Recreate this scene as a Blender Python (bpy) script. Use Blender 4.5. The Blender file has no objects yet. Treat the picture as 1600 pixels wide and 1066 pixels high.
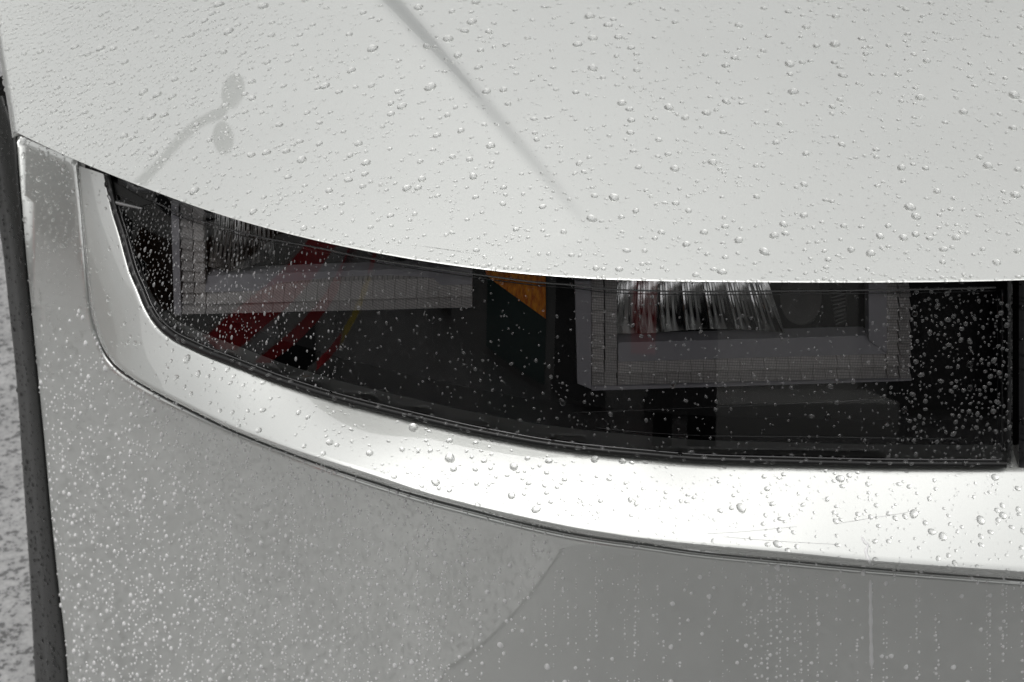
import bpy, math, random
import numpy as np
from math import sin, cos, radians, pi
from mathutils import Vector, Matrix
from mathutils.bvhtree import BVHTree
from mathutils.geometry import delaunay_2d_cdt

random.seed(7); rng = np.random.default_rng(7)
scene = bpy.context.scene
col = scene.collection
GZ = -.15      # street level below the datum of the car body

# ------------------------------------------------------------------ camera
F = 50/36*1600; D = .95; TH = radians(32)
CAM = np.array([0, -D*cos(TH), .75+D*sin(TH)])
cam = bpy.data.cameras.new('camera'); camo = bpy.data.objects.new('camera', cam); col.objects.link(camo)
cam.lens = 50; cam.sensor_width = 36; cam.clip_start = .05; cam.clip_end = 500
camo.location = CAM; camo.rotation_euler = (pi/2-TH, 0, 0)
cam.dof.use_dof = True; cam.dof.focus_distance = .95; cam.dof.aperture_fstop = 18
scene.camera = camo

# ------------------------------------------------------------------ sky and sun
SUN_EL, SUN_AZ = radians(77), radians(-142)
world = bpy.data.worlds.new('World'); scene.world = world; world.use_nodes = True
nt = world.node_tree; bg = nt.nodes['Background']
sky = nt.nodes.new('ShaderNodeTexSky'); sky.sky_type = 'NISHITA'; sky.sun_disc = False
sky.sun_elevation = SUN_EL; sky.sun_rotation = SUN_AZ
sky.air_density = 1.5; sky.dust_density = 9; sky.ozone_density = 1
hs = nt.nodes.new('ShaderNodeHueSaturation'); hs.inputs['Saturation'].default_value = .1
nt.links.new(sky.outputs[0], hs.inputs['Color']); nt.links.new(hs.outputs[0], bg.inputs[0])
bg.inputs[1].default_value = .092
sl = bpy.data.lights.new('sun', 'SUN'); sl.energy = .85; sl.angle = radians(130); sl.color = (1, .995, .975)
so = bpy.data.objects.new('sun', sl); col.objects.link(so)
sd = Vector((sin(SUN_AZ)*cos(SUN_EL), cos(SUN_AZ)*cos(SUN_EL), sin(SUN_EL)))
so.rotation_euler = sd.to_track_quat('Z', 'Y').to_euler(); so.location = (0, -3, 6)
scene.view_settings.view_transform = 'Standard'; scene.view_settings.look = 'None'
scene.view_settings.exposure = -.2; scene.view_settings.gamma = 1
scene.cycles.use_denoising = True; scene.cycles.denoiser = 'OPENIMAGEDENOISE'; scene.cycles.denoising_prefilter = 'NONE'; scene.cycles.denoising_input_passes = 'RGB_ALBEDO_NORMAL'; scene.cycles.use_adaptive_sampling = False; scene.cycles.max_bounces = 14; scene.cycles.transparent_max_bounces = 16
scene.cycles.transmission_bounces = 10; scene.cycles.glossy_bounces = 6; scene.cycles.diffuse_bounces = 9

# ------------------------------------------------------------------ materials
def new_mat(name):
    m = bpy.data.materials.new(name); m.use_nodes = True
    return m, m.node_tree, m.node_tree.nodes['Principled BSDF']
def noise(t, scale, detail=4, rough=.6, coord='Object', sc=(1, 1, 1)):
    tc = t.nodes.new('ShaderNodeTexCoord'); mp = t.nodes.new('ShaderNodeMapping'); mp.inputs['Scale'].default_value = sc
    n = t.nodes.new('ShaderNodeTexNoise'); n.inputs['Scale'].default_value = scale
    n.inputs['Detail'].default_value = detail; n.inputs['Roughness'].default_value = rough
    t.links.new(tc.outputs[coord], mp.inputs[0]); t.links.new(mp.outputs[0], n.inputs['Vector'])
    return n
def ramp(t, src, stops):
    r = t.nodes.new('ShaderNodeValToRGB'); e = r.color_ramp.elements
    while len(e) < len(stops): e.new(.5)
    for el, (p, c) in zip(e, stops): el.position = p; el.color = (*c, 1) if len(c) == 3 else c
    t.links.new(src, r.inputs[0]); return r
def bump(t, b, src, strength, dist):
    bn = t.nodes.new('ShaderNodeBump'); bn.inputs['Strength'].default_value = strength; bn.inputs['Distance'].default_value = dist
    t.links.new(src, bn.inputs['Height']); t.links.new(bn.outputs[0], b.inputs['Normal']); return bn
def simple(name, c, rough=.5, metal=0, coat=0, ior=1.5):
    m, t, b = new_mat(name); b.inputs['Base Color'].default_value = (*c, 1); b.inputs['Roughness'].default_value = rough
    b.inputs['Metallic'].default_value = metal; b.inputs['Coat Weight'].default_value = coat; b.inputs['IOR'].default_value = ior
    b.inputs['Coat Roughness'].default_value = .02
    return m
def paint(name, c):
    m, t, b = new_mat(name)
    n = noise(t, 2600, 2); r = ramp(t, n.outputs[0], [(.3, tuple(x*.94 for x in c)), (.7, tuple(min(1, x*1.04) for x in c))])
    n2 = noise(t, 9, 5)
    mx = t.nodes.new('ShaderNodeMixRGB'); mx.blend_type = 'MULTIPLY'; mx.inputs[0].default_value = .35
    r2 = ramp(t, n2.outputs[0], [(.35, (.9, .9, .9)), (.65, (1, 1, 1))])
    t.links.new(r.outputs[0], mx.inputs[1]); t.links.new(r2.outputs[0], mx.inputs[2]); t.links.new(mx.outputs[0], b.inputs['Base Color'])
    b.inputs['Metallic'].default_value = .8; b.inputs['Roughness'].default_value = .42
    b.inputs['Coat Weight'].default_value = 1; b.inputs['Coat Roughness'].default_value = .015; b.inputs['Coat IOR'].default_value = 2.6
    return m
M = {}
M['paint'] = paint('pearl white paint', (.795, .812, .782))
M['black'] = simple('gloss black plastic', (.006, .006, .007), .25)
M['bezel'] = simple('black bezel', (.008, .008, .009), .35)
M['tub'] = simple('satin black bezel', (.006, .006, .006), .6)
M['gap'] = simple('dark gap', (.012, .012, .012), .8)
M['trim'] = simple('rim edge', (.05, .05, .05), .15, 0, 1)
M['rubber'] = simple('seal rubber', (.01, .01, .01), .3)
def cladding():
    m, t, b = new_mat('textured cladding plastic')
    n = noise(t, 900, 3); r = ramp(t, n.outputs[0], [(.35, (.012, .013, .012)), (.7, (.024, .025, .023))])
    t.links.new(r.outputs[0], b.inputs['Base Color']); b.inputs['Roughness'].default_value = .42
    bump(t, b, n.outputs[0], .25, .0006); return m
M['clad'] = cladding()
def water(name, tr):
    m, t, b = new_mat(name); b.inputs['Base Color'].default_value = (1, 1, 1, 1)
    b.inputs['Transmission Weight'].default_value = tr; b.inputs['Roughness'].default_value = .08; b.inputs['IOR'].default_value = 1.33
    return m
M['water'] = water('rain water', .97); M['lit_white'] = water('fine beads with painted light', .1); M['lit_pale'] = water('rain beads with painted light', .72); M['clear'] = water('clear rain water', 1.0); M['glint'] = water('lens beads with painted glint', .94)  # share of white colour stands in for sky light refracted through the drops
def lens():
    m, t, b = new_mat('clear headlight lens'); t.nodes.remove(b)
    out = t.nodes['Material Output']; tr = t.nodes.new('ShaderNodeBsdfTransparent'); tr.inputs[0].default_value = (.93, .93, .94, 1)
    gl = t.nodes.new('ShaderNodeBsdfGlossy'); gl.inputs['Roughness'].default_value = .01
    fr = t.nodes.new('ShaderNodeFresnel'); fr.inputs['IOR'].default_value = 1.8
    mx = t.nodes.new('ShaderNodeMixShader'); t.links.new(fr.outputs[0], mx.inputs[0])
    t.links.new(tr.outputs[0], mx.inputs[1]); t.links.new(gl.outputs[0], mx.inputs[2]); t.links.new(mx.outputs[0], out.inputs[0])
    return m
M['lens'] = lens()
def guide(name, c, fine):
    m, t, b = new_mat(name)
    b.inputs['Base Color'].default_value = (*c, 1); b.inputs['Roughness'].default_value = .35
    b.inputs['Subsurface Weight'].default_value = .0
    if fine:
        tc = t.nodes.new('ShaderNodeTexCoord'); br = t.nodes.new('ShaderNodeTexBrick')
        br.offset = 0; br.inputs['Scale'].default_value = 1; br.inputs['Brick Width'].default_value = .0011; br.inputs['Row Height'].default_value = .0011
        br.inputs['Mortar Size'].default_value = .00013; br.inputs['Color1'].default_value = (*c, 1); br.inputs['Color2'].default_value = (*[x*.86 for x in c], 1)
        br.inputs['Mortar'].default_value = (*[x*.45 for x in c], 1)
        mp = t.nodes.new('ShaderNodeMapping'); mp.inputs['Rotation'].default_value = (pi/2, 0, 0)
        t.links.new(tc.outputs['Object'], mp.inputs[0]); t.links.new(mp.outputs[0], br.inputs['Vector'])
        t.links.new(br.outputs[0], b.inputs['Base Color'])
    return m
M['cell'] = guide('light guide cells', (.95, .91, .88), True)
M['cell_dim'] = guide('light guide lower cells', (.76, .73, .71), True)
M['strip'] = guide('light guide smooth strip', (.50, .49, .52), False)
M['chrome'] = simple('chrome reflector', (.88, .88, .87), .14, 1)
def amber():
    m, t, b = new_mat('amber prism plastic'); b.inputs['Base Color'].default_value = (.85, .24, .015, 1); b.inputs['Roughness'].default_value = .25
    n = noise(t, 420, 2, .5, 'Object', (1, .3, .3)); r = ramp(t, n.outputs[0], [(.35, (.62, .15, .008)), (.65, (1, .36, .02))])
    t.links.new(r.outputs[0], b.inputs['Base Color']); bump(t, b, n.outputs[0], .8, .001); return m
M['amber'] = amber()
def pave(name, lo, hi, pit):
    m, t, b = new_mat(name)
    n = noise(t, 95, 3, .65, 'Object'); n2 = noise(t, 9, 3, .6, 'Object')
    r = ramp(t, n.outputs[0], [(.38, pit), (.47, lo), (.7, hi)])
    r2 = ramp(t, n2.outputs[0], [(.3, (.75, .75, .75)), (.7, (1.1, 1.1, 1.1))])
    mx = t.nodes.new('ShaderNodeMixRGB'); mx.blend_type = 'MULTIPLY'; mx.inputs[0].default_value = 1
    t.links.new(r.outputs[0], mx.inputs[1]); t.links.new(r2.outputs[0], mx.inputs[2]); t.links.new(mx.outputs[0], b.inputs['Base Color'])
    b.inputs['Roughness'].default_value = .3
    bump(t, b, n.outputs[0], .35, .003); return m
M['pave'] = pave('wet pale concrete', (.38, .38, .38), (.50, .50, .495), (.14, .14, .14))
M['road'] = pave('wet asphalt', (.21, .21, .21), (.26, .26, .26), (.17, .17, .17))
M['steel'] = simple('dark painted steel', (.03, .03, .032), .5)

# ------------------------------------------------------------------ object helpers
def link(name, verts, faces, mat, parent=None, smooth=True):
    me = bpy.data.meshes.new(name); me.from_pydata([tuple(v) for v in verts], [], [tuple(int(i) for i in f) for f in faces])
    if smooth: me.polygons.foreach_set('use_smooth', [True]*len(me.polygons))
    me.materials.append(mat); me.update()
    o = bpy.data.objects.new(name, me); col.objects.link(o)
    if parent: o.parent = parent
    return o
def tag(o, label=None, cat=None, group=None, kind=None):
    for k, v in (('label', label), ('category', cat), ('group', group), ('kind', kind)):
        if v: o[k] = v
    return o
def empty(name, loc, label, cat):
    o = bpy.data.objects.new(name, None); col.objects.link(o); o.location = loc; tag(o, label, cat); return o

# ------------------------------------------------------------------ car shape in real metres
KL = .48      # how far the lamp's outer end leans back
def plan(x):                                   # how far the nose sweeps back towards the car's corner
    u = .1-x; m = (u+np.sqrt(u*u+.004))/2
    e = np.maximum(0, m-.345); return 1.15*(m*m-.85*e*e)
def ss(a, b, x): t = np.clip((x-a)/(b-a), 0, 1); return t*t*(3-2*t)
def front(off=0., k=.25, z0=.75, lean=1.):
    o = off if callable(off) else (lambda x: off)
    return lambda q: plan(q[..., 0])+k*(q[..., 2]-z0)+lean*KL*ss(.06, .31, -q[..., 0])*(q[..., 2]-.69)+o(q[..., 0])-q[..., 1]
lens_s = front()
ledge_off = lambda x: -.004-.046*ss(-.34, -.10, x)
bump_s = lambda q: plan(q[..., 0])-.012-.038*ss(-.32, -.12, q[..., 0])+.030-.13*(q[..., 2]-.66)*ss(-.34, -.2, q[..., 0])+.032*np.logaddexp(0, (q[..., 2]-.64)/.04)*ss(.2, .32, -q[..., 0])-q[..., 1]
def rays(p):
    p = np.atleast_2d(np.asarray(p, float)); x = (p[:, 0]-800)/F; y = -(p[:, 1]-533)/F
    d = np.stack([x, y*sin(TH)+cos(TH), y*cos(TH)-sin(TH)], 1); return d/np.linalg.norm(d, axis=1)[:, None]
def hit(f, p, t0=.35, t1=2.4, n=90):           # where a line of sight meets a body surface
    d = rays(p); ts = np.linspace(t0, t1, n); v = np.stack([f(CAM+d*s) for s in ts])
    k = np.argmax((v[:-1] > 0) & (v[1:] <= 0), axis=0); a = ts[k]; b = ts[k+1]
    for _ in range(28):
        m = (a+b)/2; g = f(CAM+d*m[:, None]) > 0; a = np.where(g, m, a); b = np.where(g, b, m)
    return CAM+d*a[:, None]
def spline(pts, n, key=None):
    """Catmull-Rom through rows of numbers, spread evenly by the first two columns"""
    p = np.asarray(pts, float); q = np.vstack([2*p[0]-p[1], p, 2*p[-1]-p[-2]]); out = []
    for i in range(1, len(q)-2):
        for t in np.linspace(0, 1, 12, endpoint=False):
            a, b, c, d = q[i-1], q[i], q[i+1], q[i+2]
            out.append(.5*(2*b+(c-a)*t+(2*a-5*b+4*c-d)*t*t+(3*b-a-3*c+d)*t**3))
    out.append(p[-1]); out = np.array(out)
    s = np.r_[0, np.cumsum(np.linalg.norm(np.diff(out[:, :2], axis=0), axis=1))]
    u = np.linspace(0, s[-1], n); return np.stack([np.interp(u, s, out[:, k]) for k in range(out.shape[1])], 1)
def grid_faces(r, c):
    i = np.arange(r-1)[:, None]*c+np.arange(c-1)[None]; i = i.ravel(); return np.stack([i, i+1, i+c+1, i+c], 1)
def dist_poly(p, line):
    best = np.full(len(p), 1e9)
    for a, b in zip(line[:-1], line[1:]):
        ab = b-a; t = np.clip(((p-a)@ab)/max(ab@ab, 1e-9), 0, 1); best = np.minimum(best, np.linalg.norm(p-a-t[:, None]*ab, axis=1))
    return best
def inside(p, poly):
    x, y = p[:, 0], p[:, 1]; r = np.zeros(len(p), bool); j = len(poly)-1
    for i in range(len(poly)):
        xi, yi = poly[i]; xj, yj = poly[j]
        with np.errstate(divide='ignore', invalid='ignore'):
            c = ((yi > y) != (yj > y)) & (x < (xj-xi)*(y-yi)/(yj-yi)+xi)
        r ^= c; j = i
    return r
def resample(poly, step):
    out = []
    for a, b in zip(poly, np.roll(poly, -1, 0)):
        n = max(1, int(round(np.linalg.norm(b-a)/step)))
        out += [a+(b-a)*k/n for k in range(n)]
    return np.array(out)
def panel(name, poly, surf, mat, parent, step=14, edge=None, r_px=0, r_m=0, flange=.012, thick_dir=(0, 1, -.15), back=None):
    """A body sheet bounded by an outline, laid on a surface, with a rounded edge and a turned-in flange"""
    poly = resample(np.asarray(poly, float), step*.6)
    lo, hi = poly.min(0), poly.max(0)
    gx, gy = np.meshgrid(np.arange(lo[0], hi[0], step), np.arange(lo[1], hi[1], step)); g = np.stack([gx.ravel(), gy.ravel()], 1)
    ring = np.vstack([poly, poly[:1]])
    extra = []
    g = g[inside(g, poly)]; g = g[dist_poly(g, ring) > (r_px*1.15 if edge is not None else step*.45)]
    if edge is not None:
        e = np.asarray(edge, float); tng = np.gradient(e, axis=0); nrm = np.stack([-tng[:, 1], tng[:, 0]], 1); nrm /= np.linalg.norm(nrm, axis=1)[:, None]
        for k in (.08, .2, .38, .6, .82, 1.0):
            for s in (1, -1):
                c = e+nrm*s*r_px*k; c = c[inside(c, poly)]
                if len(c): c = c[dist_poly(c, e) > r_px*k*.97]
                if len(c): c = c[dist_poly(c, ring) > r_px*.05]
                extra.append(c)
    allp = np.vstack([poly, g]+[x for x in extra if len(x)])
    res = delaunay_2d_cdt([Vector(p) for p in allp], [], [list(range(len(poly)))], 1, 1e-4)
    v2 = np.array([tuple(v) for v in res[0]]); fs = [list(f) for f in res[2]]
    v3 = hit(surf, v2)
    if edge is not None:
        d = np.clip(dist_poly(v2, np.asarray(edge, float))/r_px, 0, 1); v3[:, 1] += r_m*(1-np.sqrt(np.maximum(0, 1-(1-d)**2)))
    # flange along the outline
    key = {tuple(np.round(p, 2)): i for i, p in enumerate(v2)}
    idx = [key.get(tuple(np.round(p, 2))) for p in poly]; idx = [i for i in idx if i is not None]
    verts = list(v3); n0 = len(verts); td = np.array(thick_dir)*flange
    for i in idx: verts.append(v3[i]+td)
    for k in range(len(idx)):
        k2 = (k+1) % len(idx); fs.append([idx[k], n0+k, n0+k2, idx[k2]])
    # consistent outward facing
    out = []
    for f in fs[:len(res[2])]:
        a, b, c = (verts[i] for i in f[:3]); n = np.cross(b-a, c-a)
        out.append(f if n @ (CAM-a) > 0 else f[::-1])
    return link(name, verts, out+fs[len(res[2]):], mat, parent)
def tube(pts, r, n=8):
    pts = [Vector(p) for p in pts]; V = []; Fc = []
    for i, p in enumerate(pts):
        t = (pts[min(i+1, len(pts)-1)]-pts[max(i-1, 0)]).normalized(); a = t.orthogonal().normalized()
        if i and abs(t.dot(prev)) < .999: a = (prev-t*prev.dot(t)).normalized()
        prev = a; b = t.cross(a); rr = r[i] if hasattr(r, '__len__') else r
        V += [p+(a*cos(2*pi*k/n)+b*sin(2*pi*k/n))*rr for k in range(n)]
    for i in range(len(pts)-1):
        for k in range(n): Fc.append((i*n+k, i*n+(k+1) % n, (i+1)*n+(k+1) % n, (i+1)*n+k))
    Fc.append(tuple(range(n))[::-1]); Fc.append(tuple((len(pts)-1)*n+k for k in range(n)))
    return V, Fc

# ------------------------------------------------------------------ outlines
HOOD_EDGE = [(-90, 148), (-40, 170), (18, 200), (60, 222), (100, 244), (165, 274), (231, 299), (281, 322), (344, 342), (406, 358), (500, 376), (561, 389), (627, 400), (703, 411), (753, 418), (829, 428), (900, 434), (951, 440), (1053, 443.5), (1154, 443.5), (1250, 442.5), (1403, 441), (1504, 439), (1600, 436), (1800, 431)]
# lamp outline / bright ledge edge / bumper top edge
PAIR = [(164,273,124,260,119,253),(175,325,128,316,125,316),(188,368,135,380,130,380),(203,422,141,440,135,440),(216,453,150,494,141,492),(228,482,162,532,152,535),(246,509,180,562,168,566),(270,529,208,588,195,591),(300,544,250,612,243,620),(327,556,290,632,287,643),(377,575,350,660,346,672),(428,595,405,682,400,695),(479,612,460,702,455,716),(529,627,515,720,511,736),(600,645,590,744,587,761),(672,662,665,769,662,784),(729,675,724,785,722,800),(785,686,782,799,781,815),(841,696,840,812,839,829),(898,704,898,824,897,841),(954,710,954,833,953,850),(1000,714,1000,840,1000,856),(1100,722,1100,851,1100,870),(1245,726,1245,864,1245,884),(1390,729,1390,878,1390,897),(1600,730,1600,893,1600,913),(1800,731,1800,907,1800,928)]
SIDE = [(26,213),(31,279),(37,348),(41,399),(48,470),(57,560),(70.5,699),(79,793),(89,892),(103,1009),(107,1066),(132,1300)]
CLAD = [(-42,150),(-20,250),(-3,347),(5,399),(9,434),(16.5,506),(22.5,560),(30,650),(33,700),(39.5,793),(46,892),(55,1064),(70,1300)]
pairs = spline(PAIR, 300)

# ------------------------------------------------------------------ the car
car = empty('car', (0, 0, 0), 'silver white car front corner with rain on its hood and dark headlight', 'car')

# hood: edge height fitted smoothly, the sheet rises back from it
he = hit(front(-.012, lean=0.), spline(HOOD_EDGE, 200))
zf = np.poly1d(np.polyfit((he[:, 0]+.1)/.4, he[:, 2], 5)); xlo, xhi = he[0, 0], he[-1, 0]
def edge_z(x): return zf((np.clip(x, xlo, xhi)+.1)/.4)
def edge_y(x): return plan(x)+.25*(edge_z(x)-.75)-.012
CR = np.array([(575, -30), (700, 108), (820, 236), (925, 362)], float)   # crease down the hood
def hood_h(x, y, crease=True):
    d = np.maximum(y-edge_y(x), 0); R = .0022
    h = edge_z(x)+R*.165+.27*d-.05*d*d
    dr = d+.45*R; h = h-np.where(dr < R, R-np.sqrt(np.maximum(0, R*R-(R-dr)**2)), 0)+R*(math.sqrt(1-.55**2)-1)*0
    if crease and CREASE is not None:
        a, b = CREASE[0], CREASE[-1]; ab = b-a; L = np.linalg.norm(ab); u = ab/L
        s = ((x-a[0])*u[0]+(y-a[1])*u[1])/L; w = (x-a[0])*u[1]-(y-a[1])*u[0]   # + on the right of the line
        wd = .0105*(1-np.clip(s, -1, 1))+.0045; amp = .008*np.clip(1-s, 0, 1.3)**1.0
        h = h+amp*ss(-1, 1, w/wd)*np.exp(-np.maximum(w, 0)/.16)
    return h
CREASE = None
hood_f = lambda q: q[..., 2]-hood_h(q[..., 0], q[..., 1])
CREASE = hit(lambda q: q[..., 2]-hood_h(q[..., 0], q[..., 1], False), CR)[:, :2]
HL = hit(lambda q: q[..., 2]-hood_h(q[..., 0], q[..., 1], False), [(18, 200), (12, 168), (4, 120), (-4, 70), (-14, 0), (-26, -80)])
hld = HL[:, 1]-edge_y(HL[:, 0]); hld[0] = 0; xl = np.interp
ds = np.r_[0, 0.00015, .0004, .0008, .0012, .0016, .0019, .0022, .003, .0055, .007, .009, np.linspace(.014, .62, 130)]
nx = 420; rows = []
for d in ds:
    x0 = np.interp(d, np.maximum.accumulate(hld), HL[:, 0]) if d <= hld.max() else HL[-1, 0]-(d-hld.max())*.25
    xs = np.linspace(x0, .62, nx); ys = edge_y(xs)+d; z = hood_h(xs, ys)
    t = xs-x0; r = .008; z = z-np.where(t < r, r-np.sqrt(np.maximum(0, r*r-(r-t)**2)), 0)
    rows.append(np.stack([xs, ys, z], 1))
hv = np.vstack(rows); hf = list(grid_faces(len(ds), nx))
# flange under the front edge
e0 = rows[0]; fl = e0+np.array([0, .022, -.006]); b0 = len(hv); hv = np.vstack([hv, fl])
hf += [(i+1, i, b0+i, b0+i+1) for i in range(nx-1)]
hood = link('hood', hv, hf, M['paint'], car)

# ledge under the lamp: lofted from the lamp outline to its rolled lip
A = hit(front(-.001), pairs[:, 0:2]); E = hit(front(ledge_off), pairs[:, 2:4])
G = hit(front(lambda x: ledge_off(x)+.045), pairs[:, 4:6]+np.array([2.5, -7]))
LR = []
Ain = A+np.array([0, .02, .004])
LR.append(Ain)
for t in np.r_[0, .02, .04, .06, np.linspace(.1, 1, 16)]:
    b = np.array([0, -.55, .83])*.0065*np.sin(pi*t)[..., None] if t else np.zeros(3)
    p = A*(1-t)+E*t+np.array([0, -.6, .8])*.0006*math.sin(pi*t)
    if t < .06: p = p+np.array([0, .004, -.001])*(1-t/.06)**2
    LR.append(p)
fillet = .0025
for a in np.linspace(0, 1, 7)[1:]:
    LR.append(E+np.array([0, -1, -1])*0+ (G-E)*(.18*a*a)+np.array([0, -.0016, -.0012])*math.sin(pi/2*a)*(1-.25*a))
last = LR[-1]
for a in (.3, .6, 1): LR.append(last*(1-a)+G*a)
LR.append(G+np.array([0, .02, .006]))
lv = np.vstack(LR); ledge = link('bumper_ledge', lv, grid_faces(len(LR), len(A))[:, ::-1], M['paint'], car)

# lower bumper and fender strip: one skin
topline = np.vstack([spline([(26, 213), (72, 233), (119, 253)], 12)[:-1], pairs[:, 4:6]])
bpoly = np.vstack([topline, [(1800, 1300)], np.array(SIDE)[::-1][:-1]])
bumper = panel('bumper_skin', bpoly, bump_s, M['paint'], car, 15, topline, 6, .0035, .02, (0, 1, -.1))

# black strips put in as the shade inside the panel gaps
gp = np.vstack([pairs[:, 4:6]+np.array([2, -6])]); ga = hit(lambda q: bump_s(q)+.014, gp+np.array([0, -14])); gb = hit(lambda q: bump_s(q)+.016, gp+np.array([0, 16]))
link('gap_shadow_strip', np.vstack([ga, gb]), grid_faces(2, len(ga))[:, ::-1], M['gap'], car).name = 'gap_shade'
hg = spline([(-30, 172)]+HOOD_EDGE[2:], 120)
ha = hit(lambda q: bump_s(q)+.02, hg+np.array([0, -26])); hb = hit(lambda q: bump_s(q)+.012, hg+np.array([0, 26])); sel = hg[:, 0] < 175
link('hood_gap_shade', np.vstack([ha[sel], hb[sel]]), grid_faces(2, sel.sum())[:, ::-1], M['gap'], car)

# wheel arch cladding
sp = spline([(5, 150)]+[(a-1.5, b) for a, b in SIDE], 80); cp = spline(CLAD, 80)
rws = []
for t, off in ((-.06, .012), (0, .006), (.12, .004), (.5, .010), (.62, .014), (.66, .022), (.95, .030), (1, .04)):
    rws.append(hit(lambda q: bump_s(q)+off, sp*(1-t)+cp*t))
rws.append(rws[-1]+np.array([.02, .09, 0]))
link('wheel_arch_cladding', np.vstack(rws), grid_faces(len(rws), 80), M['clad'], car)

# ------------------------------------------------------------------ headlight
LX = 1582
lampA = pairs[pairs[:, 0] < LX][:, 0:2]; lampA = np.vstack([lampA, [(LX, 730)]])
hedge = spline(HOOD_EDGE, 240); hedge = hedge[(hedge[:, 0] > 168) & (hedge[:, 0] < LX)]+np.array([0, -20])
lamp_poly = np.vstack([lampA, [(LX, 416)], hedge[::-1]])
tub_poly = np.vstack([lampA, [(LX+10, 730), (LX+10, 350)], hedge[::-1]+np.array([0, -75]), [(120, 200)]])
headlight = panel('headlight', tub_poly, front(.056), M['tub'], car, 40, None, 0, 0, .004, (0, 1, 0))   # black tub with walls
headlight['label'] = 'black headlight tub behind a clear lens'
lens_o = panel('lens', lamp_poly, lens_s, M['lens'], headlight, 22, None, 0, 0, .004, (0, 1, 0))
lb = hit(lens_s, lamp_poly); lb = np.vstack([lb, lb[:1]])
link('bezel_wall', np.vstack([lb+np.array([0, .002, 0]), lb+np.array([0, .056, 0])]), grid_faces(2, len(lb)), M['tub'], headlight)
def on(p, off): return hit(front(off), p)
def ribbon(name, line, off, r, mat):
    V, Fc = tube(on(line, off), r, 6); return link(name, V, Fc, mat, headlight)
def inset(line, d):
    t = np.gradient(line, axis=0); n = np.stack([t[:, 1], -t[:, 0]], 1); n /= np.linalg.norm(n, axis=1)[:, None]; return line+n*d
rim = spline(PAIR, 220)[:, 0:2]; rim = rim[rim[:, 0] < 1578]
# seal lip all round the lower outline, then the moulded bezel ridges
s1 = on(inset(rim, -1), -.004); s2 = on(inset(rim, 5), -.006); s3 = on(inset(rim, 9), -.003); s4 = on(inset(rim, 10), .002)
link('seal', np.vstack([s1, s2, s3, s4]), grid_faces(4, len(rim)), M['rubber'], headlight)
ribbon('lens_rim', inset(rim, 11)[4:-1], -.0005, .0007, M['trim'])
ribbon('bezel_ridge', inset(rim, 24)[18:-2], .018, .0006, M['trim'])
ribbon('bezel_ridge', inset(rim, 30)[26:-4], .022, .0005, M['trim'])
top2 = spline(HOOD_EDGE, 200); top2 = top2[(top2[:, 0] > 235) & (top2[:, 0] < 1558)]
ribbon('lens_top_rim', top2+np.array([0, 12]), -.0005, .0006, M['trim'])
ribbon('lens_top_rim', top2+np.array([0, 17]), .004, .0004, M['trim'])
ribbon('side_ridge', spline([(1566, 452), (1566, 705)], 20), .012, .0012, M['trim'])
ribbon('side_ridge', spline([(1559, 460), (1559, 700)], 20), .018, .0006, M['trim'])
ribbon('bezel_ridge', spline([(895, 645), (1100, 637), (1400, 623)], 30), .03, .0004, M['trim'])
ribbon('bezel_ridge', spline([(1100, 681), (1300, 683), (1510, 686)], 30), .02, .0007, M['trim'])
ribbon('bezel_ridge', spline([(930, 668), (1010, 676), (1100, 681)], 20), .02, .0004, M['trim'])

def slab(name, poly, off, th, mat, bev=.0006, parent=None, tilt=0):
    """A moulded piece: its front face follows the lens, with a bevelled rim and real thickness"""
    p = np.asarray(poly, float); c = p.mean(0); n = len(p)
    f0 = on(p, off)
    if tilt: f0[:2, 1] += tilt
    ctr = f0.mean(0); dirs = f0-ctr; L = np.linalg.norm(dirs, axis=1)[:, None]
    fin = f0-dirs/L*bev; fin[:, 1] -= 0; f1 = f0+np.array([0, bev, 0]); bk = f0+np.array([0, th, 0])
    V = np.vstack([fin, f1, bk]); Fc = [list(range(n))]
    for r in range(2):
        for k in range(n): Fc.append([r*n+k, (r+1)*n+k, (r+1)*n+(k+1) % n, r*n+(k+1) % n])
    a, b, d = V[0], V[1], V[2]
    if np.cross(b-a, d-a)@(CAM-a) < 0: Fc = [f[::-1] for f in Fc]
    return link(name, V, Fc, mat, parent or headlight, False)
def lerp(a, b, t): a = np.array(a, float); b = np.array(b, float); return a+(b-a)*t
def cells(tl, tr, bl, br, n, mat, off, gap=.02, th=.008):
    for k in range(n):
        a, b = (k+gap*.5)/n, (k+1-gap*.5)/n
        slab('guide_block', [lerp(tl, tr, a), lerp(tl, tr, b), lerp(bl, br, b), lerp(bl, br, a)], off, th, mat, .00035, None, .011)
def vcells(tl, tr, bl, br, n, mat, off, gap=.02, th=.008):
    for k in range(n):
        a, b = (k+gap*.5)/n, (k+1-gap*.5)/n
        slab('guide_block', [lerp(tl, bl, a), lerp(tr, br, a), lerp(tr, br, b), lerp(tl, bl, b)], off, th, mat, .00035, None, .011)
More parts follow.
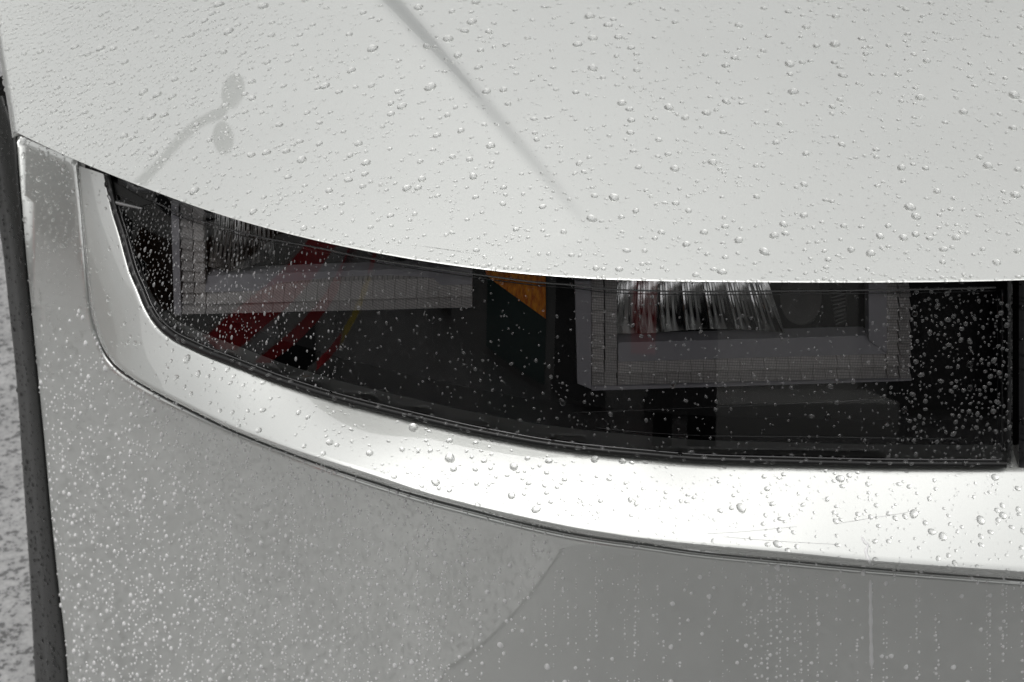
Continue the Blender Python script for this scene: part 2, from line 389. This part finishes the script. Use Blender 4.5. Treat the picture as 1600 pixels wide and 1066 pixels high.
# right, U shaped guide
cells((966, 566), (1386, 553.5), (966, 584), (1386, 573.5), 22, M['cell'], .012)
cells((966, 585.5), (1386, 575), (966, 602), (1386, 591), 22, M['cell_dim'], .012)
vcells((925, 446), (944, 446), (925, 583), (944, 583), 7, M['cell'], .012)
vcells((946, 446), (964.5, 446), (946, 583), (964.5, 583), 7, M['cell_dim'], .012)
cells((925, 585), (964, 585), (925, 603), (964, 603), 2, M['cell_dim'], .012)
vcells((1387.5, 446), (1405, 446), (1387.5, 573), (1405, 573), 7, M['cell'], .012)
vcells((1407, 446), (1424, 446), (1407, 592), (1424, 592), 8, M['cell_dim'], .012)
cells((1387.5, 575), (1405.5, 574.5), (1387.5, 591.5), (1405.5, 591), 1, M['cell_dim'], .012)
slab('guide_edge', [(898, 440), (924, 440), (924, 609), (902, 600)], .0125, .01, M['strip'])
slab('guide_edge', [(924, 604), (1425, 592.5), (1425, 595), (1200, 602), (924, 610.5)], .0125, .01, M['strip'])
slab('guide_inner_strip', [(966, 544), (1357, 533), (1385, 553), (966, 565.5)], .0135, .012, M['strip'], .0006, None, .007)
slab('guide_inner_strip', [(1357, 440), (1386, 440), (1386, 552.5), (1357.5, 532.5)], .0135, .012, M['strip'])
# left, L shaped guide
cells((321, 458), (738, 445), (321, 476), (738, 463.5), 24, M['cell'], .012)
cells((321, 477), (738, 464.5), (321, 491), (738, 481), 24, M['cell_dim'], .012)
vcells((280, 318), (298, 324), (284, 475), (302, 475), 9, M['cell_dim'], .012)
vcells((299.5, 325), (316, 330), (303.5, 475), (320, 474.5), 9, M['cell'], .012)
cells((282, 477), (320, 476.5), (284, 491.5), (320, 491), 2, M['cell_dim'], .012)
slab('guide_edge', [(267, 318), (279, 320), (283, 494), (272, 492)], .0125, .01, M['strip'])
slab('guide_inner_strip', [(320, 438), (738, 424), (738, 444.5), (320, 457)], .0135, .012, M['strip'], .0006, None, .007)
# amber side reflector with its upper band
slab('amber_reflector', [(762, 433), (853, 446), (853, 499)], .012, .006, M['amber'])
slab('amber_band', [(757, 420), (853, 432), (853, 444.5), (760, 431)], .012, .006, M['amber'])
# fluted chrome bowls
def fluted(x0, x1, yt, yb, segs, flutes, off, slant):
    nc = segs*flutes*8+1; nr = 14; u = np.linspace(0, 1, nc); V = []
    for j in range(nr):
        v = j/(nr-1); xs = x0+(x1-x0)*u+slant*v*(u-.3); ys = yt+(yb(u)-yt)*v
        p = np.stack([xs, ys], 1); base = on(p, off)
        s = u*segs % 1; fl = np.sin(pi*u*segs*flutes)**2
        base[:, 1] += .010-.016*v*v+(.010*s-.0012*fl)*(1-v**4)
        V.append(base)
    return link('fluted_reflector', np.vstack(V), grid_faces(nr, nc)[:, ::-1], M['chrome'], headlight)
fluted(966, 1200, 440, lambda u: 514-7*np.sin(pi*np.clip(u*1.2-.25, 0, 1))*1+0*u, 7, 4, .022, 34)
fluted(330, 425, 336, lambda u: 410+8*np.sin(u*5), 3, 5, .026, 8)
# dish beside the bowl and the dark ribbed block
def dish(cx, cy, rx, ry, off):
    V = []; nr, na = 22, 40
    for j in range(nr):
        r = (j+.15)/nr
        p = np.array([(cx+rx*r*cos(2*pi*k/na), cy+ry*r*sin(2*pi*k/na)) for k in range(na+1)])
        b = on(p, off); b[:, 1] += .006*(1-r*r)+.0012*(j % 2); V.append(b)
    return link('reflector_dish', np.vstack(V), grid_faces(nr, na+1)[:, ::-1], simple('dull reflector', (.10, .10, .095), .4, .5), headlight)
dish(1252, 468, 34, 44, .03)
for k in range(9): slab('fin', [(1298+k*1.0, 458+k*6), (1322, 452+k*6), (1322, 454.5+k*6), (1298+k, 460.5+k*6)], .03, .01, M['trim'], .0003)
# clip at the lamp's outer corner
V, Fc = tube(on(spline([(171, 305), (177, 315), (195, 320), (222, 326)], 16), -.002), np.linspace(.0022, .0008, 16), 10); link('corner_clip', V, Fc, simple('grey clip', (.5, .5, .5), .2, .6), headlight)
slab('corner_filler', [(168, 279), (215, 305), (240, 318), (222, 322), (178, 302)], -.001, .006, M['clad'])

# black panel between the lamps, beyond the seam
panel('centre_panel', [(1592, 425), (1800, 420), (1800, 731), (1592, 730)], lens_s, M['black'], car, 30, None, 0, 0, .03, (0, 1, 0))
link('seam_shade', on([(1570, 420), (1605, 420), (1605, 735), (1570, 735)], .02), [(0, 3, 2, 1)], M['gap'], car)  # black sheet put in as the shade inside the seam

# ------------------------------------------------------------------ ground and street
def sheet(name, pts, z, mat):
    o = link(name, [(x, y, z+GZ) for x, y in pts], [tuple(range(len(pts)))], mat, None, False); tag(o, kind='structure'); return o
sheet('ground', [(-120, -120), (120, -120), (120, 120), (-120, 120)], 0, M['road'])
k0, k1 = np.array([-.09, -.51]), np.array([-.33, -.18]); kd = (k1-k0)/np.linalg.norm(k1-k0)
pv = [tuple(k0-kd*2.2), tuple(k1), (-.25, 1), (-.25, 14), (-30, 14), (-30, -1.6), (-5, -2.4)]; nv = len(pv)
pave_o = link('pavement', [(x, y, GZ+.006) for x, y in pv]+[(x, y, GZ-.02) for x, y in pv], [tuple(range(nv))]+[(i, nv+i, nv+(i+1) % nv, (i+1) % nv) for i in range(nv)], M['pave'], None, False); tag(pave_o, kind='structure')

def box(x0, x1, y0, y1, z0, z1, bev=.01):
    b = bev; V = []; 
    for x in (x0, x1):
        for y in (y0, y1):
            for z in (z0, z1):
                sx, sy, sz = (1 if v == lo else -1 for v, lo in ((x, x0), (y, y0), (z, z0)))
                V += [(x+sx*b, y, z), (x, y+sy*b, z), (x, y, z+sz*b)]
    import bmesh
    bm = bmesh.new(); vs = [bm.verts.new(v) for v in V]; r = bmesh.ops.convex_hull(bm, input=vs); bm.verts.index_update()
    out = [tuple(v.co) for v in bm.verts], [[v.index for v in f.verts] for f in bm.faces]; bm.free(); return out
def bx(name, parent, mat, *a, **k):
    V, Fc = box(*a, **k); return link(name, V, Fc, mat, parent, False)
M['render'] = simple('grey render', (.38, .38, .37), .8); M['pane'] = simple('dark shop glass', (.012, .013, .015), .1)
M['teal'] = simple('teal door paint', (.02, .10, .085), .5); M['red'] = simple('red plastic', (.85, .03, .04), .45)
M['stone'] = simple('pale stone', (.62, .62, .60), .8); M['yellow'] = simple('yellow paint', (.6, .45, .02), .5); M['brown'] = simple('brown bark', (.07, .035, .018), .9)
M['brick'] = simple('dark brick', (.10, .07, .055), .9)
M['white'] = simple('white paint', (.8, .8, .8), .5)
M['pale_wall'] = simple('pale painted wall', (.72, .72, .70), .8)
M['leaf'] = simple('olive leaves', (.05, .06, .02), .6)
shop = empty('shop_building', (-2, -7, GZ), 'grey rendered shop front with dark glass and a teal door, across the street', 'building')
def sh(name, mat, x0, x1, y0, y1, z0, z1):
    o = bx(name, shop, mat, x0+2, x1+2, y0+7, y1+7, z0, z1); return o
sh('wall', M['render'], -14, 6.5, -9.5, -7.0, 0, 3.6)
for x0, x1 in ((-13, -10.9), (-10.3, -8.6), (-7.9, -6.9), (-6.1, -5.2), (-1.95, -.75), (.15, .75), (2.1, 6.2)):
    w = sh('shop_window', M['pane'], x0, x1, -7.05, -6.96, .12, 2.9)
    f = bx('window_frame', w, M['steel'], x0+2-.06, x1+2+.06, .0, .06, .04, .12); f2 = bx('window_frame', w, M['steel'], x0+2-.06, x1+2+.06, .0, .06, 2.9, 3.0)
sh('door', M['teal'], -3.9, -2.2, -7.05, -6.95, .05, 2.6); sh('doorstep', M['stone'], .9, 1.95, -7.0, -6.2, 0, .16); sh('pilaster', M['stone'], 1.0, 1.9, -7.02, -6.9, .16, 3.2)
side = empty('side_building', (-9, 0, GZ), 'dark grey building with wide dark windows beyond the pavement', 'building')
bx('wall', side, M['pale_wall'], -3, 0, -6.4, 9, 0, 2.9)
for y0 in (-5.8, -4.6, .4, 2.2, 4.3): bx('window', side, M['pane'], -.05, .04, y0, y0+1.0, .3, 2.4)
rear = empty('crease_darkening_block', (9, 9, GZ), 'unseen tall dark block added to darken the sky mirrored in the hood crease', 'building')  # unseen block added so the hood crease mirrors something darker than sky
bx('wall', rear, M['brick'], -3.2, 5, -3.5, 4, 0, 11.5)
for r_ in range(3):
    for c_ in range(2): bx('window', rear, M['pane'], -3.25, -3.16, -2.9+c_*3, -1.1+c_*3, 1.2+r_*3.4, 3.2+r_*3.4)
for bx_ in (.30, .62):  # unseen posts added in place of legs that mirror dark in the lens
    t = empty('leg_stand_in', (bx_, -4.6, GZ), 'added dark post standing in for legs mirrored in the lens, '+('left' if bx_ < .5 else 'right')+' one of two', 'leg_stand_in'); t['group'] = 'leg stand-ins in front of the shop'
    V, Fc = tube([(0, 0, 0), (0, 0, .9), (0, 0, .97), (0, 0, 1.0)], [.1, .09, .075, .03], 16); link('shaft', V, Fc, M['gap'], t); V, Fc = tube([(0, 0, .7), (0, 0, .78)], .094, 16); link('band', V, Fc, M['steel'], t)
bx('red_shutter', side, M['red'], -.06, .05, -2.5, -1.6, .02, 2.5); bx('sign_panel', side, M['white'], -.06, .06, -3.1, -2.6, .9, 2.4)
bx('red_shutter', side, M['red'], -.06, .05, -3.6, -3.2, .02, 2.5); bx('timber_door', side, M['brown'], -.06, .05, -.75, .1, .02, 2.5); bx('pale_pier', side, M['stone'], -.06, .07, -1.45, -1.0, 0, 2.8)
sh('red_panel', M['red'], -.18, .48, -7.06, -6.94, .36, 1.5)
post = empty('barrier_post', (-.12-4.2*sin(radians(62)), -4.2*cos(radians(62)), GZ+.004), 'slim grey street post banded in yellow and red', 'post')
for nm, m_, z0, z1, r in (('shaft', M['stone'], 0, 1.6, .05), ('yellow_band', M['yellow'], .25, .45, .054), ('red_band', M['red'], .46, .6, .054), ('cap', M['steel'], 1.6, 1.66, .056)):
    V, Fc = tube([(0, 0, z0), (0, 0, z1)], r, 14); link(nm, V, Fc, m_, post)

# street lamp that the wet hood mirrors: twin shades on a curved arm
def mirror(px, R):
    p = hit(HF, px); e = 1e-4; n = np.stack([HF(p+np.eye(3)[i]*e)-HF(p-np.eye(3)[i]*e) for i in range(3)], 1); n /= np.linalg.norm(n, axis=1)[:, None]
    d = rays(px); return p+(d-2*(d*n).sum(1)[:, None]*n)*R
HF = lambda q: q[..., 2]-hood_h(q[..., 0], q[..., 1], False)
RL = 7.0
arm = mirror(spline([(262, 262), (275, 248), (296, 230), (322, 216), (340, 210), (350, 196)], 24), RL)
base = np.array([-.25, .2, .8]); look_ = arm[0]-base; az0, el0 = math.atan2(look_[0], look_[1]), math.atan2(look_[2], math.hypot(look_[0], look_[1])); rr_ = math.hypot(look_[0], look_[1])
def out_(da, de, k=1.): return base+np.array([sin(az0+da)*rr_*k, cos(az0+da)*rr_*k, rr_*k*math.tan(el0+de)])
bend = [out_(radians(d), radians(e)) for d, e in ((-21, -9), (-20, -4), (-17, -1.5), (-12, -.4), (-5, 0))]
foot = bend[0].copy(); foot[2] = GZ
lamp = empty('street_lamp', tuple(foot), 'dark street lamp with two rounded shades on a curved arm, mirrored in the hood', 'street lamp')
pole = np.array([np.zeros(3)]+[p-foot for p in bend]+[arm[0]-foot])
V, Fc = tube(pole, [.08, .06, .05, .04, .03, .025, .022], 12); link('pole', V, Fc, M['steel'], lamp)
V, Fc = tube(arm-foot, np.linspace(.022, .045, 24), 10); link('arm', V, Fc, M['steel'], lamp)
for cx, cy, rx, ry, tl in ((357, 182, 18, 25, .1), (344, 247, 16, 25, -.25)):
    ang = np.linspace(0, 2*pi, 25)[:-1]; c_, s_ = cos(tl), sin(tl)
    o_ = np.stack([cx+rx*np.cos(ang)*c_-ry*np.sin(ang)*s_, cy+rx*np.cos(ang)*s_+ry*np.sin(ang)*c_], 1)
    ring = mirror(o_, RL); c = ring.mean(0); dd = c-np.array([-.22, .2, .81]); dd /= np.linalg.norm(dd); V = []; 
    rs = [(.02, -.13), (.5, -.11), (.85, -.05), (1, 0), (.97, .03), (.5, .05), (.02, .055)]
    for q, h_ in rs: V += list(c+(ring-c)*q+dd*h_-foot)
    Fc = []
    for j in range(len(rs)-1):
        for k in range(24): Fc.append((j*24+k, j*24+(k+1) % 24, (j+1)*24+(k+1) % 24, (j+1)*24+k))
    link('lamp_shade', V, Fc, M['steel'], lamp)

# fine scratches in the ledge
def scratch(line):
    m_ = BVHTree.FromPolygons([v.co for v in ledge.data.vertices], [list(p.vertices) for p in ledge.data.polygons]); V = []
    for p in spline(line, 30):
        d = Vector(rays([p])[0]); h = m_.ray_cast(Vector(CAM), d, 3)
        if h[0] is not None: n = h[1] if h[1].dot(d) < 0 else -h[1]; up = (n.cross(Vector((1, 0, 0)))).normalized(); V += [h[0]+n*.00006+up*.00013, h[0]+n*.00006-up*.00013]
    link('scratch', V, [(2*i, 2*i+1, 2*i+3, 2*i+2) for i in range(len(V)//2-1)], M['scuff'], ledge)
M['scuff'] = simple('scuffed lacquer', (.5, .5, .5), .6)
scratch([(1105, 834), (1160, 831), (1245, 823)]); scratch([(1310, 818), (1360, 810), (1418, 801)]); scratch([(1130, 839), (1220, 846), (1310, 851)])

# ------------------------------------------------------------------ rain
surfs = {'hood': hood, 'ledge': ledge, 'bumper': bumper, 'lens': lens_o}
for n_ in ('wheel_arch_cladding', 'centre_panel', 'seal'):
    surfs[n_] = bpy.data.objects[n_]
allv = []; allf = []; owner = []
for n_, o in surfs.items():
    me = o.data; b = len(allv); allv += [v.co.copy() for v in me.vertices]
    for p in me.polygons: allf.append([b+i for i in p.vertices]); owner.append(n_)
bvh = BVHTree.FromPolygons(allv, allf); CV = Vector(CAM)
def cast(px, py):
    d = Vector(rays([(px, py)])[0]); loc, nor, i, t = bvh.ray_cast(CV, d, 3)
    if loc is None: return None
    if nor.dot(d) > 0: nor = -nor
    return loc, nor, owner[i], t
def drop_unit(seed, na, nr, h, tear=0.):
    r_ = random.Random(seed); a2, a3, p2, p3 = r_.uniform(.0, .09), r_.uniform(0, .06), r_.uniform(0, 6), r_.uniform(0, 6)
    V = [(0, 0, h)]; Fc = []
    th = 2*math.atan(h); R = 1/sin(th)
    for j in range(1, nr+1):
        ph = th*j/nr; rr, z = R*sin(ph), R*cos(ph)-R*cos(th)
        if j == nr: z = -.04
        for k in range(na):
            t = 2*pi*k/na; q = rr*(1+a2*sin(2*t+p2)+a3*sin(3*t+p3)); x, y = q*cos(t), q*sin(t)
            if tear: x *= 1-tear*.45*max(0, y); y *= 1+tear*(.45 if y > 0 else .05); zz = z*(1-tear*.35*y)
            else: zz = z
            V.append((x, y, zz))
    for k in range(na): Fc.append((0, 1+k, 1+(k+1) % na))
    for j in range(nr-1):
        for k in range(na): a = 1+j*na; Fc.append((a+k, a+na+k, a+na+(k+1) % na, a+(k+1) % na))
    return np.array(V), Fc
drops = []; gridc = {}
def free(px, py, r):
    c = 12; i, j = int(px//c), int(py//c)
    for a in range(i-2, i+3):
        for b in range(j-2, j+3):
            for (x, y, q) in gridc.get((a, b), ()):
                if (x-px)**2+(y-py)**2 < (.92*(r+q)+.6)**2: return False
    return True
def put(px, py, dia, only=None, force=False, where=None):
    h = cast(px, py)
    if h is None or (only and h[2] not in only): return False
    if not force and not free(px, py, dia/2): return False
    loc, nor, s, t = h; gridc.setdefault((int(px//12), int(py//12)), []).append((px, py, dia/2))
    drops.append([px, py, dia, loc, nor, s, dia/2*t/F]); return True
def batch(ox, oy, sc, lst, only, k=1.):
    for x, y, w in lst: put(ox+x/sc, oy+y/sc, w/sc*k*.94, only)
batch(560, 600, 3.552, [(305,242,62),(243,365,38),(62,385,46),(505,315,40),(507,412,66),(528,473,42),(650,327,32),(600,373,26),(682,373,24),(725,350,24),(737,392,26),(630,407,28),(697,428,34),(648,475,34),(733,470,28),(655,553,34),(725,560,26),(763,517,24),(825,508,28),(862,460,54),(428,547,54),(850,620,50),(985,697,54),(505,592,32),(197,517,36),(663,670,36),(910,527,24),(1057,428,42),(938,413,36),(1044,493,32),(1032,565,30),(1068,655,32),(1044,605,32),(1312,417,50),(1464,428,44),(1391,530,30),(1343,650,32),(1508,643,36),(1482,551,26),(1125,552,22),(918,613,26),(215,213,26),(168,318,26)], ('ledge',))
batch(200, 480, 3.9475, [(363,320,62),(433,412,46),(297,436,46),(390,537,38),(740,641,32),(832,636,44),(808,760,46),(1245,835,52),(1052,651,40),(1490,902,50),(1205,905,42),(1378,756,36),(833,467,36),(632,468,34),(777,420,30),(520,340,28),(245,377,26),(267,334,30),(350,494,36),(530,383,28),(712,483,30),(683,732,34),(575,443,26)], ('ledge',))
batch(1100, 680, 2.762, [(588,188,40),(161,315,48),(905,340,42),(1290,347,34),(1194,367,40),(983,417,34),(1030,438,40),(318,470,40),(295,297,30),(330,362,26),(272,232,28),(706,212,26),(568,372,28),(719,354,26),(664,342,26),(343,170,24),(400,482,26),(361,495,24),(1256,182,34),(1082,553,28),(1011,532,26),(324,410,26),(840,212,22),(885,222,24),(955,379,26),(1355,320,26),(1327,397,24),(1376,415,28),(41,457,26),(265,346,22),(999,232,20),(972,275,24),(753,392,22),(653,537,24)], ('ledge',))
batch(500, 0, 3.046, [(742,10,50),(468,36,52),(722,105,54),(610,185,56),(805,152,42),(1283,78,56),(1298,325,58),(655,265,50),(1225,212,46),(1298,183,52),(1370,120,42),(508,222,46),(754,321,44),(793,437,48),(250,232,58),(148,336,46),(390,507,52),(525,415,64),(90,438,36),(338,493,38),(338,543,40),(184,684,44),(220,776,50),(413,897,50),(467,895,42),(730,841,48),(485,853,46),(812,694,50),(1293,1041,54),(670,623,40),(630,747,38),(712,760,38),(477,770,36),(143,741,36),(1481,573,40),(1477,632,42),(1307,933,38),(557,645,42),(1110,322,30),(885,213,40),(688,147,46),(895,495,38),(782,594,32),(840,592,30),(607,549,36),(740,940,34),(290,880,30),(135,857,42),(1022,634,32),(1213,827,30),(1480,228,38),(1505,258,34),(1420,178,46),(1288,115,44),(873,428,44),(765,240,38),(628,55,36),(1515,797,36)], ('hood',))
batch(850, 420, 3.9475, [(113,822,50),(425,288,36),(797,715,46),(410,898,36),(630,935,30),(875,815,30),(55,1043,50),(650,415,26),(1000,790,26)], ('lens', 'seal'))
batch(1200, 420, 3.9475, [(1245,590,50),(1245,735,48),(1240,880,34),(1285,980,34),(1390,880,40),(370,915,44),(425,825,36),(385,725,40),(525,695,36),(425,695,30),(270,910,34),(945,655,40),(1130,755,34),(1190,440,36),(1115,470,36),(1045,230,40),(1110,315,40),(1220,340,32)], ('lens',))
batch(1100, 680, 2.762, [(22,697,28),(785,640,24),(663,714,18),(95,615,14),(350,706,12)], ('bumper',))
# drops hanging along the hood edge, the seal and the rolled lip
hl = spline(HOOD_EDGE, 900)
for _ in range(330):
    x, y = hl[rng.integers(len(hl))]; put(x, y+rng.uniform(-7, 1), rng.uniform(4, 10), ('hood',))
rl = spline(PAIR, 900)
for _ in range(260):
    x, y = rl[rng.integers(len(rl))][0:2]; put(x+rng.uniform(-2, 4), y-rng.uniform(1, 14), rng.uniform(4, 11), ('seal', 'lens'))
for _ in range(240):
    x, y = rl[rng.integers(len(rl))][2:4]; put(x, y+rng.uniform(0, 12), rng.uniform(4, 9), ('ledge',))
def logn(med, sg, lo, hi): return float(np.clip(med*math.exp(rng.normal()*sg), lo, hi))
def scatter(n, only, box, size, dens=None):
    k = 0
    while n > 0 and k < n*12+2000:
        k += 1; px = rng.uniform(box[0], box[2]); py = rng.uniform(box[1], box[3])
        if dens is not None and rng.random() > dens(px, py): continue
        if put(px, py, logn(*size), only): n -= 1
scatter(60, ('hood',), (950, -20, 1640, 440), (14, .15, 11, 18))
scatter(55, ('hood',), (150, -20, 520, 370), (12, .15, 10, 17))
scatter(600, ('hood',), (-20, -20, 1640, 445), (8.5, .2, 6.5, 12))
scatter(1250, ('hood',), (-20, -20, 1640, 445), (5, .25, 3.5, 8))
scatter(2300, ('hood',), (-20, -20, 520, 330), (4.6, .35, 2.4, 10), lambda x, y: max(.05, 1-x/520-y/700))
scatter(2000, ('hood',), (-20, -20, 1640, 445), (2.8, .3, 1.6, 4.5))
scatter(420, ('ledge',), (110, 250, 1640, 900), (5.2, .35, 3, 9))
scatter(900, ('ledge',), (110, 250, 1640, 900), (2.4, .35, 1.3, 4))
scatter(1300, ('lens',), (165, 290, 560, 620), (3.1, .4, 1.6, 8), lambda x, y: max(.1, 1-(x-170)/420))
scatter(900, ('lens',), (500, 380, 1590, 725), (3.4, .35, 2, 7))
scatter(300, ('lens',), (1380, 450, 1580, 720), (5, .4, 2.4, 11))
# bumper: fine drops, partly strung out in vertical runs
scatter(120, ('bumper',), (25, 220, 190, 600), (6.5, .3, 4, 11))
scatter(420, ('bumper',), (25, 220, 190, 640), (3, .35, 1.6, 5))
scatter(2300, ('bumper',), (60, 560, 760, 1080), (4.1, .33, 2, 8.5), lambda x, y: max(.12, 1-(x-60)/800))
scatter(160, ('bumper',), (60, 560, 1640, 1080), (6.8, .25, 5, 11))
for _ in range(130):
    cx = rng.uniform(150, 1640); y = rng.uniform(640, 1000); n = rng.integers(6, 34); sz = rng.uniform(2.2, 4.2)
    for k in range(n):
        y += rng.exponential(9)+4; cx += rng.normal()*.35
        if y > 1085: break
        put(cx, y, sz*rng.uniform(.6, 1.5), ('bumper',))
scatter(500, ('bumper',), (300, 640, 1640, 1080), (2.4, .3, 1.4, 4), lambda x, y: max(.25, 1-(x-300)/1500))
scatter(460, ('wheel_arch_cladding',), (-5, 100, 110, 1075), (5, .4, 2.4, 11))
scatter(40, ('centre_panel',), (1592, 440, 1640, 730), (4, .4, 2, 8))

def frame_of(nor, s, steep):
    n = nor; down = Vector((0, 0, -1))-n*n.dot(Vector((0, 0, -1)))
    y = -down.normalized(); x = y.cross(n).normalized(); return x, y, n
PLACE = {'hood': 'the pale hood', 'ledge': 'the bright ledge below the headlight', 'bumper': 'the grey lower bumper', 'lens': 'the dark headlight lens', 'seal': 'the black headlight seal', 'wheel_arch_cladding': 'the black wheel arch cladding', 'centre_panel': 'the black centre panel', 'bumper wing': 'the pale bumper wing beside the wheel arch', 'lens end': 'the pointed left end of the headlight lens'}
inframe = [d for d in drops if -2 < d[0] < 1602 and -2 < d[1] < 1068]
big = sorted(inframe, key=lambda d: -d[2])[:300]; bigset = {id(d) for d in big}
units = [drop_unit(s, 20, 6, random.uniform(.48, .68)) for s in range(9)]
tears = [drop_unit(s+50, 18, 6, random.uniform(.7, .85), .5) for s in range(5)]
umesh = []
for q_, (V, Fc) in enumerate(units+tears+units):   # plain drops, bumper drops, lens drops
    me = bpy.data.meshes.new('raindrop'); me.from_pydata([tuple(v) for v in V], [], Fc); me.polygons.foreach_set('use_smooth', [True]*len(me.polygons)); me.materials.append(M['water' if q_ < len(units) else 'lit_white' if q_ < len(units)+len(tears) else 'clear']); umesh.append(me)
ORD = ['largest', 'second largest', 'third largest', 'fourth largest', 'fifth largest', 'sixth largest', 'seventh largest', 'eighth largest', 'ninth largest', 'tenth largest', 'eleventh largest', 'twelfth largest', 'thirteenth largest', 'fourteenth largest', 'fifteenth largest', 'sixteenth largest']
def zone(d):
    px, py, s = d[0], d[1], d[5]
    side_ = ['far left', 'left', 'centre left', 'centre', 'centre right', 'right', 'far right'][int(min(6, max(0, px/1600*7)))]
    if s == 'hood':
        ey = np.interp(px, [p[0] for p in HOOD_EDGE], [p[1] for p in HOOD_EDGE]); f = (ey-py)/max(ey, 1)
        return f'on the {side_} of the hood '+('hanging at its edge over the gap' if f < .035 else 'just above its front edge' if f < .22 else 'halfway up' if f < .48 else 'in its upper part' if f < .75 else 'at the top of the photo')
    if s == 'ledge':
        q = pairs[np.argmin(np.abs((pairs[:, 0]+pairs[:, 2])/2-px)+.3*np.abs((pairs[:, 1]+pairs[:, 3])/2-py))]
        return f'on the {side_} of the bright ledge '+('close under the headlight' if abs(py-q[1]) < abs(py-q[3])*.8 else 'near its lip' if abs(py-q[3]) < abs(py-q[1])*.6 else 'along its middle')
    if s == 'bumper':
        return f'on the {side_} of the grey bumper '+('beside the wheel arch' if px < 180 and py < 600 else 'close below the ledge' if py < np.interp(px, pairs[:, 4], pairs[:, 5])+60 else 'in its upper half' if py < 900 else 'low in the photo')
    if s == 'lens':
        return 'on the dark headlight lens '+('at its pointed left end' if px < 330 else 'over the left light guide' if px < 740 else 'around the amber reflector' if px < 890 else 'over the U shaped light guide' if px < 1430 and py < 612 else 'below the U shaped light guide' if px < 1430 else 'over the black right end')
    if s == 'seal': return f'on the {side_} of the black seal under the headlight'
    return f'on {PLACE[s]} '+('in the upper part' if py < 500 else 'in the lower part')
zc_ = {}; names = {}
for d in big:
    z_ = zone(d); k_ = zc_.get(z_, 0); zc_[z_] = k_+1; names[id(d)] = (ORD[k_] if k_ < len(ORD) else 'small')+' raindrop '+z_.replace(' in its upper part', ' high up').replace('hanging at its edge over the gap', 'hanging from its edge')
for d in big:
    px, py, dia, loc, nor, s, r = d; vert = s in ('bumper', 'lens', 'wheel_arch_cladding', 'centre_panel')
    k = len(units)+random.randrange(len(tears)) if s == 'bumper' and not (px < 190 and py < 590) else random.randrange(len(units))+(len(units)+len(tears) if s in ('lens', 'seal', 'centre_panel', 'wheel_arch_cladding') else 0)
    x, y, n = frame_of(nor, s, vert); a = 0 if s == 'bumper' else random.uniform(-.5, .5) if vert else random.uniform(0, 6.28)
    el = random.uniform(1.0, 1.3); sx, sy = r/math.sqrt(el), r*math.sqrt(el)
    if vert and random.random() < .7: sy *= 1.1
    X = x*cos(a)+y*sin(a); Y = y*cos(a)-x*sin(a)
    o = bpy.data.objects.new('raindrop', umesh[k]); col.objects.link(o)
    o.matrix_world = Matrix(((X.x*sx, Y.x*sy, n.x*r, loc.x), (X.y*sx, Y.y*sy, n.y*r, loc.y), (X.z*sx, Y.z*sy, n.z*r, loc.z), (0, 0, 0, 1)))
    tag(o, names[id(d)], 'raindrop', 'raindrops on '+PLACE[s])
lowd = [drop_unit(s+100, 10, 3, random.uniform(.42, .6)) for s in range(6)]; lowt = [drop_unit(s+120, 10, 3, .8, .5) for s in range(3)]
bys = {}
for d in drops:
    if id(d) not in bigset: bys.setdefault('lens end' if d[5] == 'lens' and d[0] < 520 else 'bumper wing' if d[5] == 'bumper' and d[1] < 470+240*random.random()**1.5 and d[0] < 190 else d[5], []).append(d)
for s, lst in bys.items():
    VV = []; FF = []; b = 0
    for px, py, dia, loc, nor, _, r in lst:
        V, Fc = random.choice(lowt if s.startswith('bumper') else lowd); x, y, n = frame_of(nor, s, 0)
        a = 0 if s in ('bumper', 'lens end') else random.uniform(0, 6.28); el = random.uniform(1, 1.3) if s != 'lens end' else random.uniform(1.2, 1.9); r *= .85 if s == 'lens end' else 1; X = x*cos(a)+y*sin(a); Y = y*cos(a)-x*sin(a)
        m = np.stack([np.array(X)*r/el**.5, np.array(Y)*r*el**.5, np.array(n)*r]); P = V@m+np.array(loc)
        VV.append(P); FF += [tuple(i+b for i in f) for f in Fc]; b += len(V)
    o = link('fine_raindrops', np.vstack(VV), FF, M[{'bumper': 'lit_white', 'lens end': 'lit_pale', 'hood': 'water', 'ledge': 'water', 'bumper wing': 'water', 'lens': 'glint', 'seal': 'glint'}.get(s, 'clear')]); tag(o, 'fine rain droplets scattered over '+PLACE[s], 'raindrops', None, 'stuff')
# water run below the ledge and the rivulet feeding it
def run(line, w, label):
    pts = [cast(*p) for p in line]; pts = [p for p in pts if p]; V = []; n = 9
    for i, (loc, nor, s, t) in enumerate(pts):
        a = pts[max(i-1, 0)][0]; c = pts[min(i+1, len(pts)-1)][0]; tg = (c-a).normalized(); side = tg.cross(nor).normalized()
        ww = w*(1+.18*sin(i*1.3)+.12*sin(i*.47+1))*min(1, .35+i*.2, .35+(len(pts)-1-i)*.3)*t/F/2
        for k in range(n):
            q = pi*k/(n-1); V.append(loc+side*ww*cos(q)+nor*(ww*.6*sin(q)-ww*.03))
    o = link('water_run', V, grid_faces(len(pts), n)[:, ::-1], M['lit_white']); tag(o, label, 'water run')
run(spline([(1360, 905), (1360.5, 950), (1361, 1000), (1362, 1046)], 34), 5.5, 'straight run of rainwater trickling down the grey bumper below the ledge')
run(spline([(1346, 838), (1350, 846), (1356, 852), (1353, 862), (1357, 874), (1361, 884)], 22), 5, 'crooked rivulet of rainwater near the lower edge of the bright ledge')
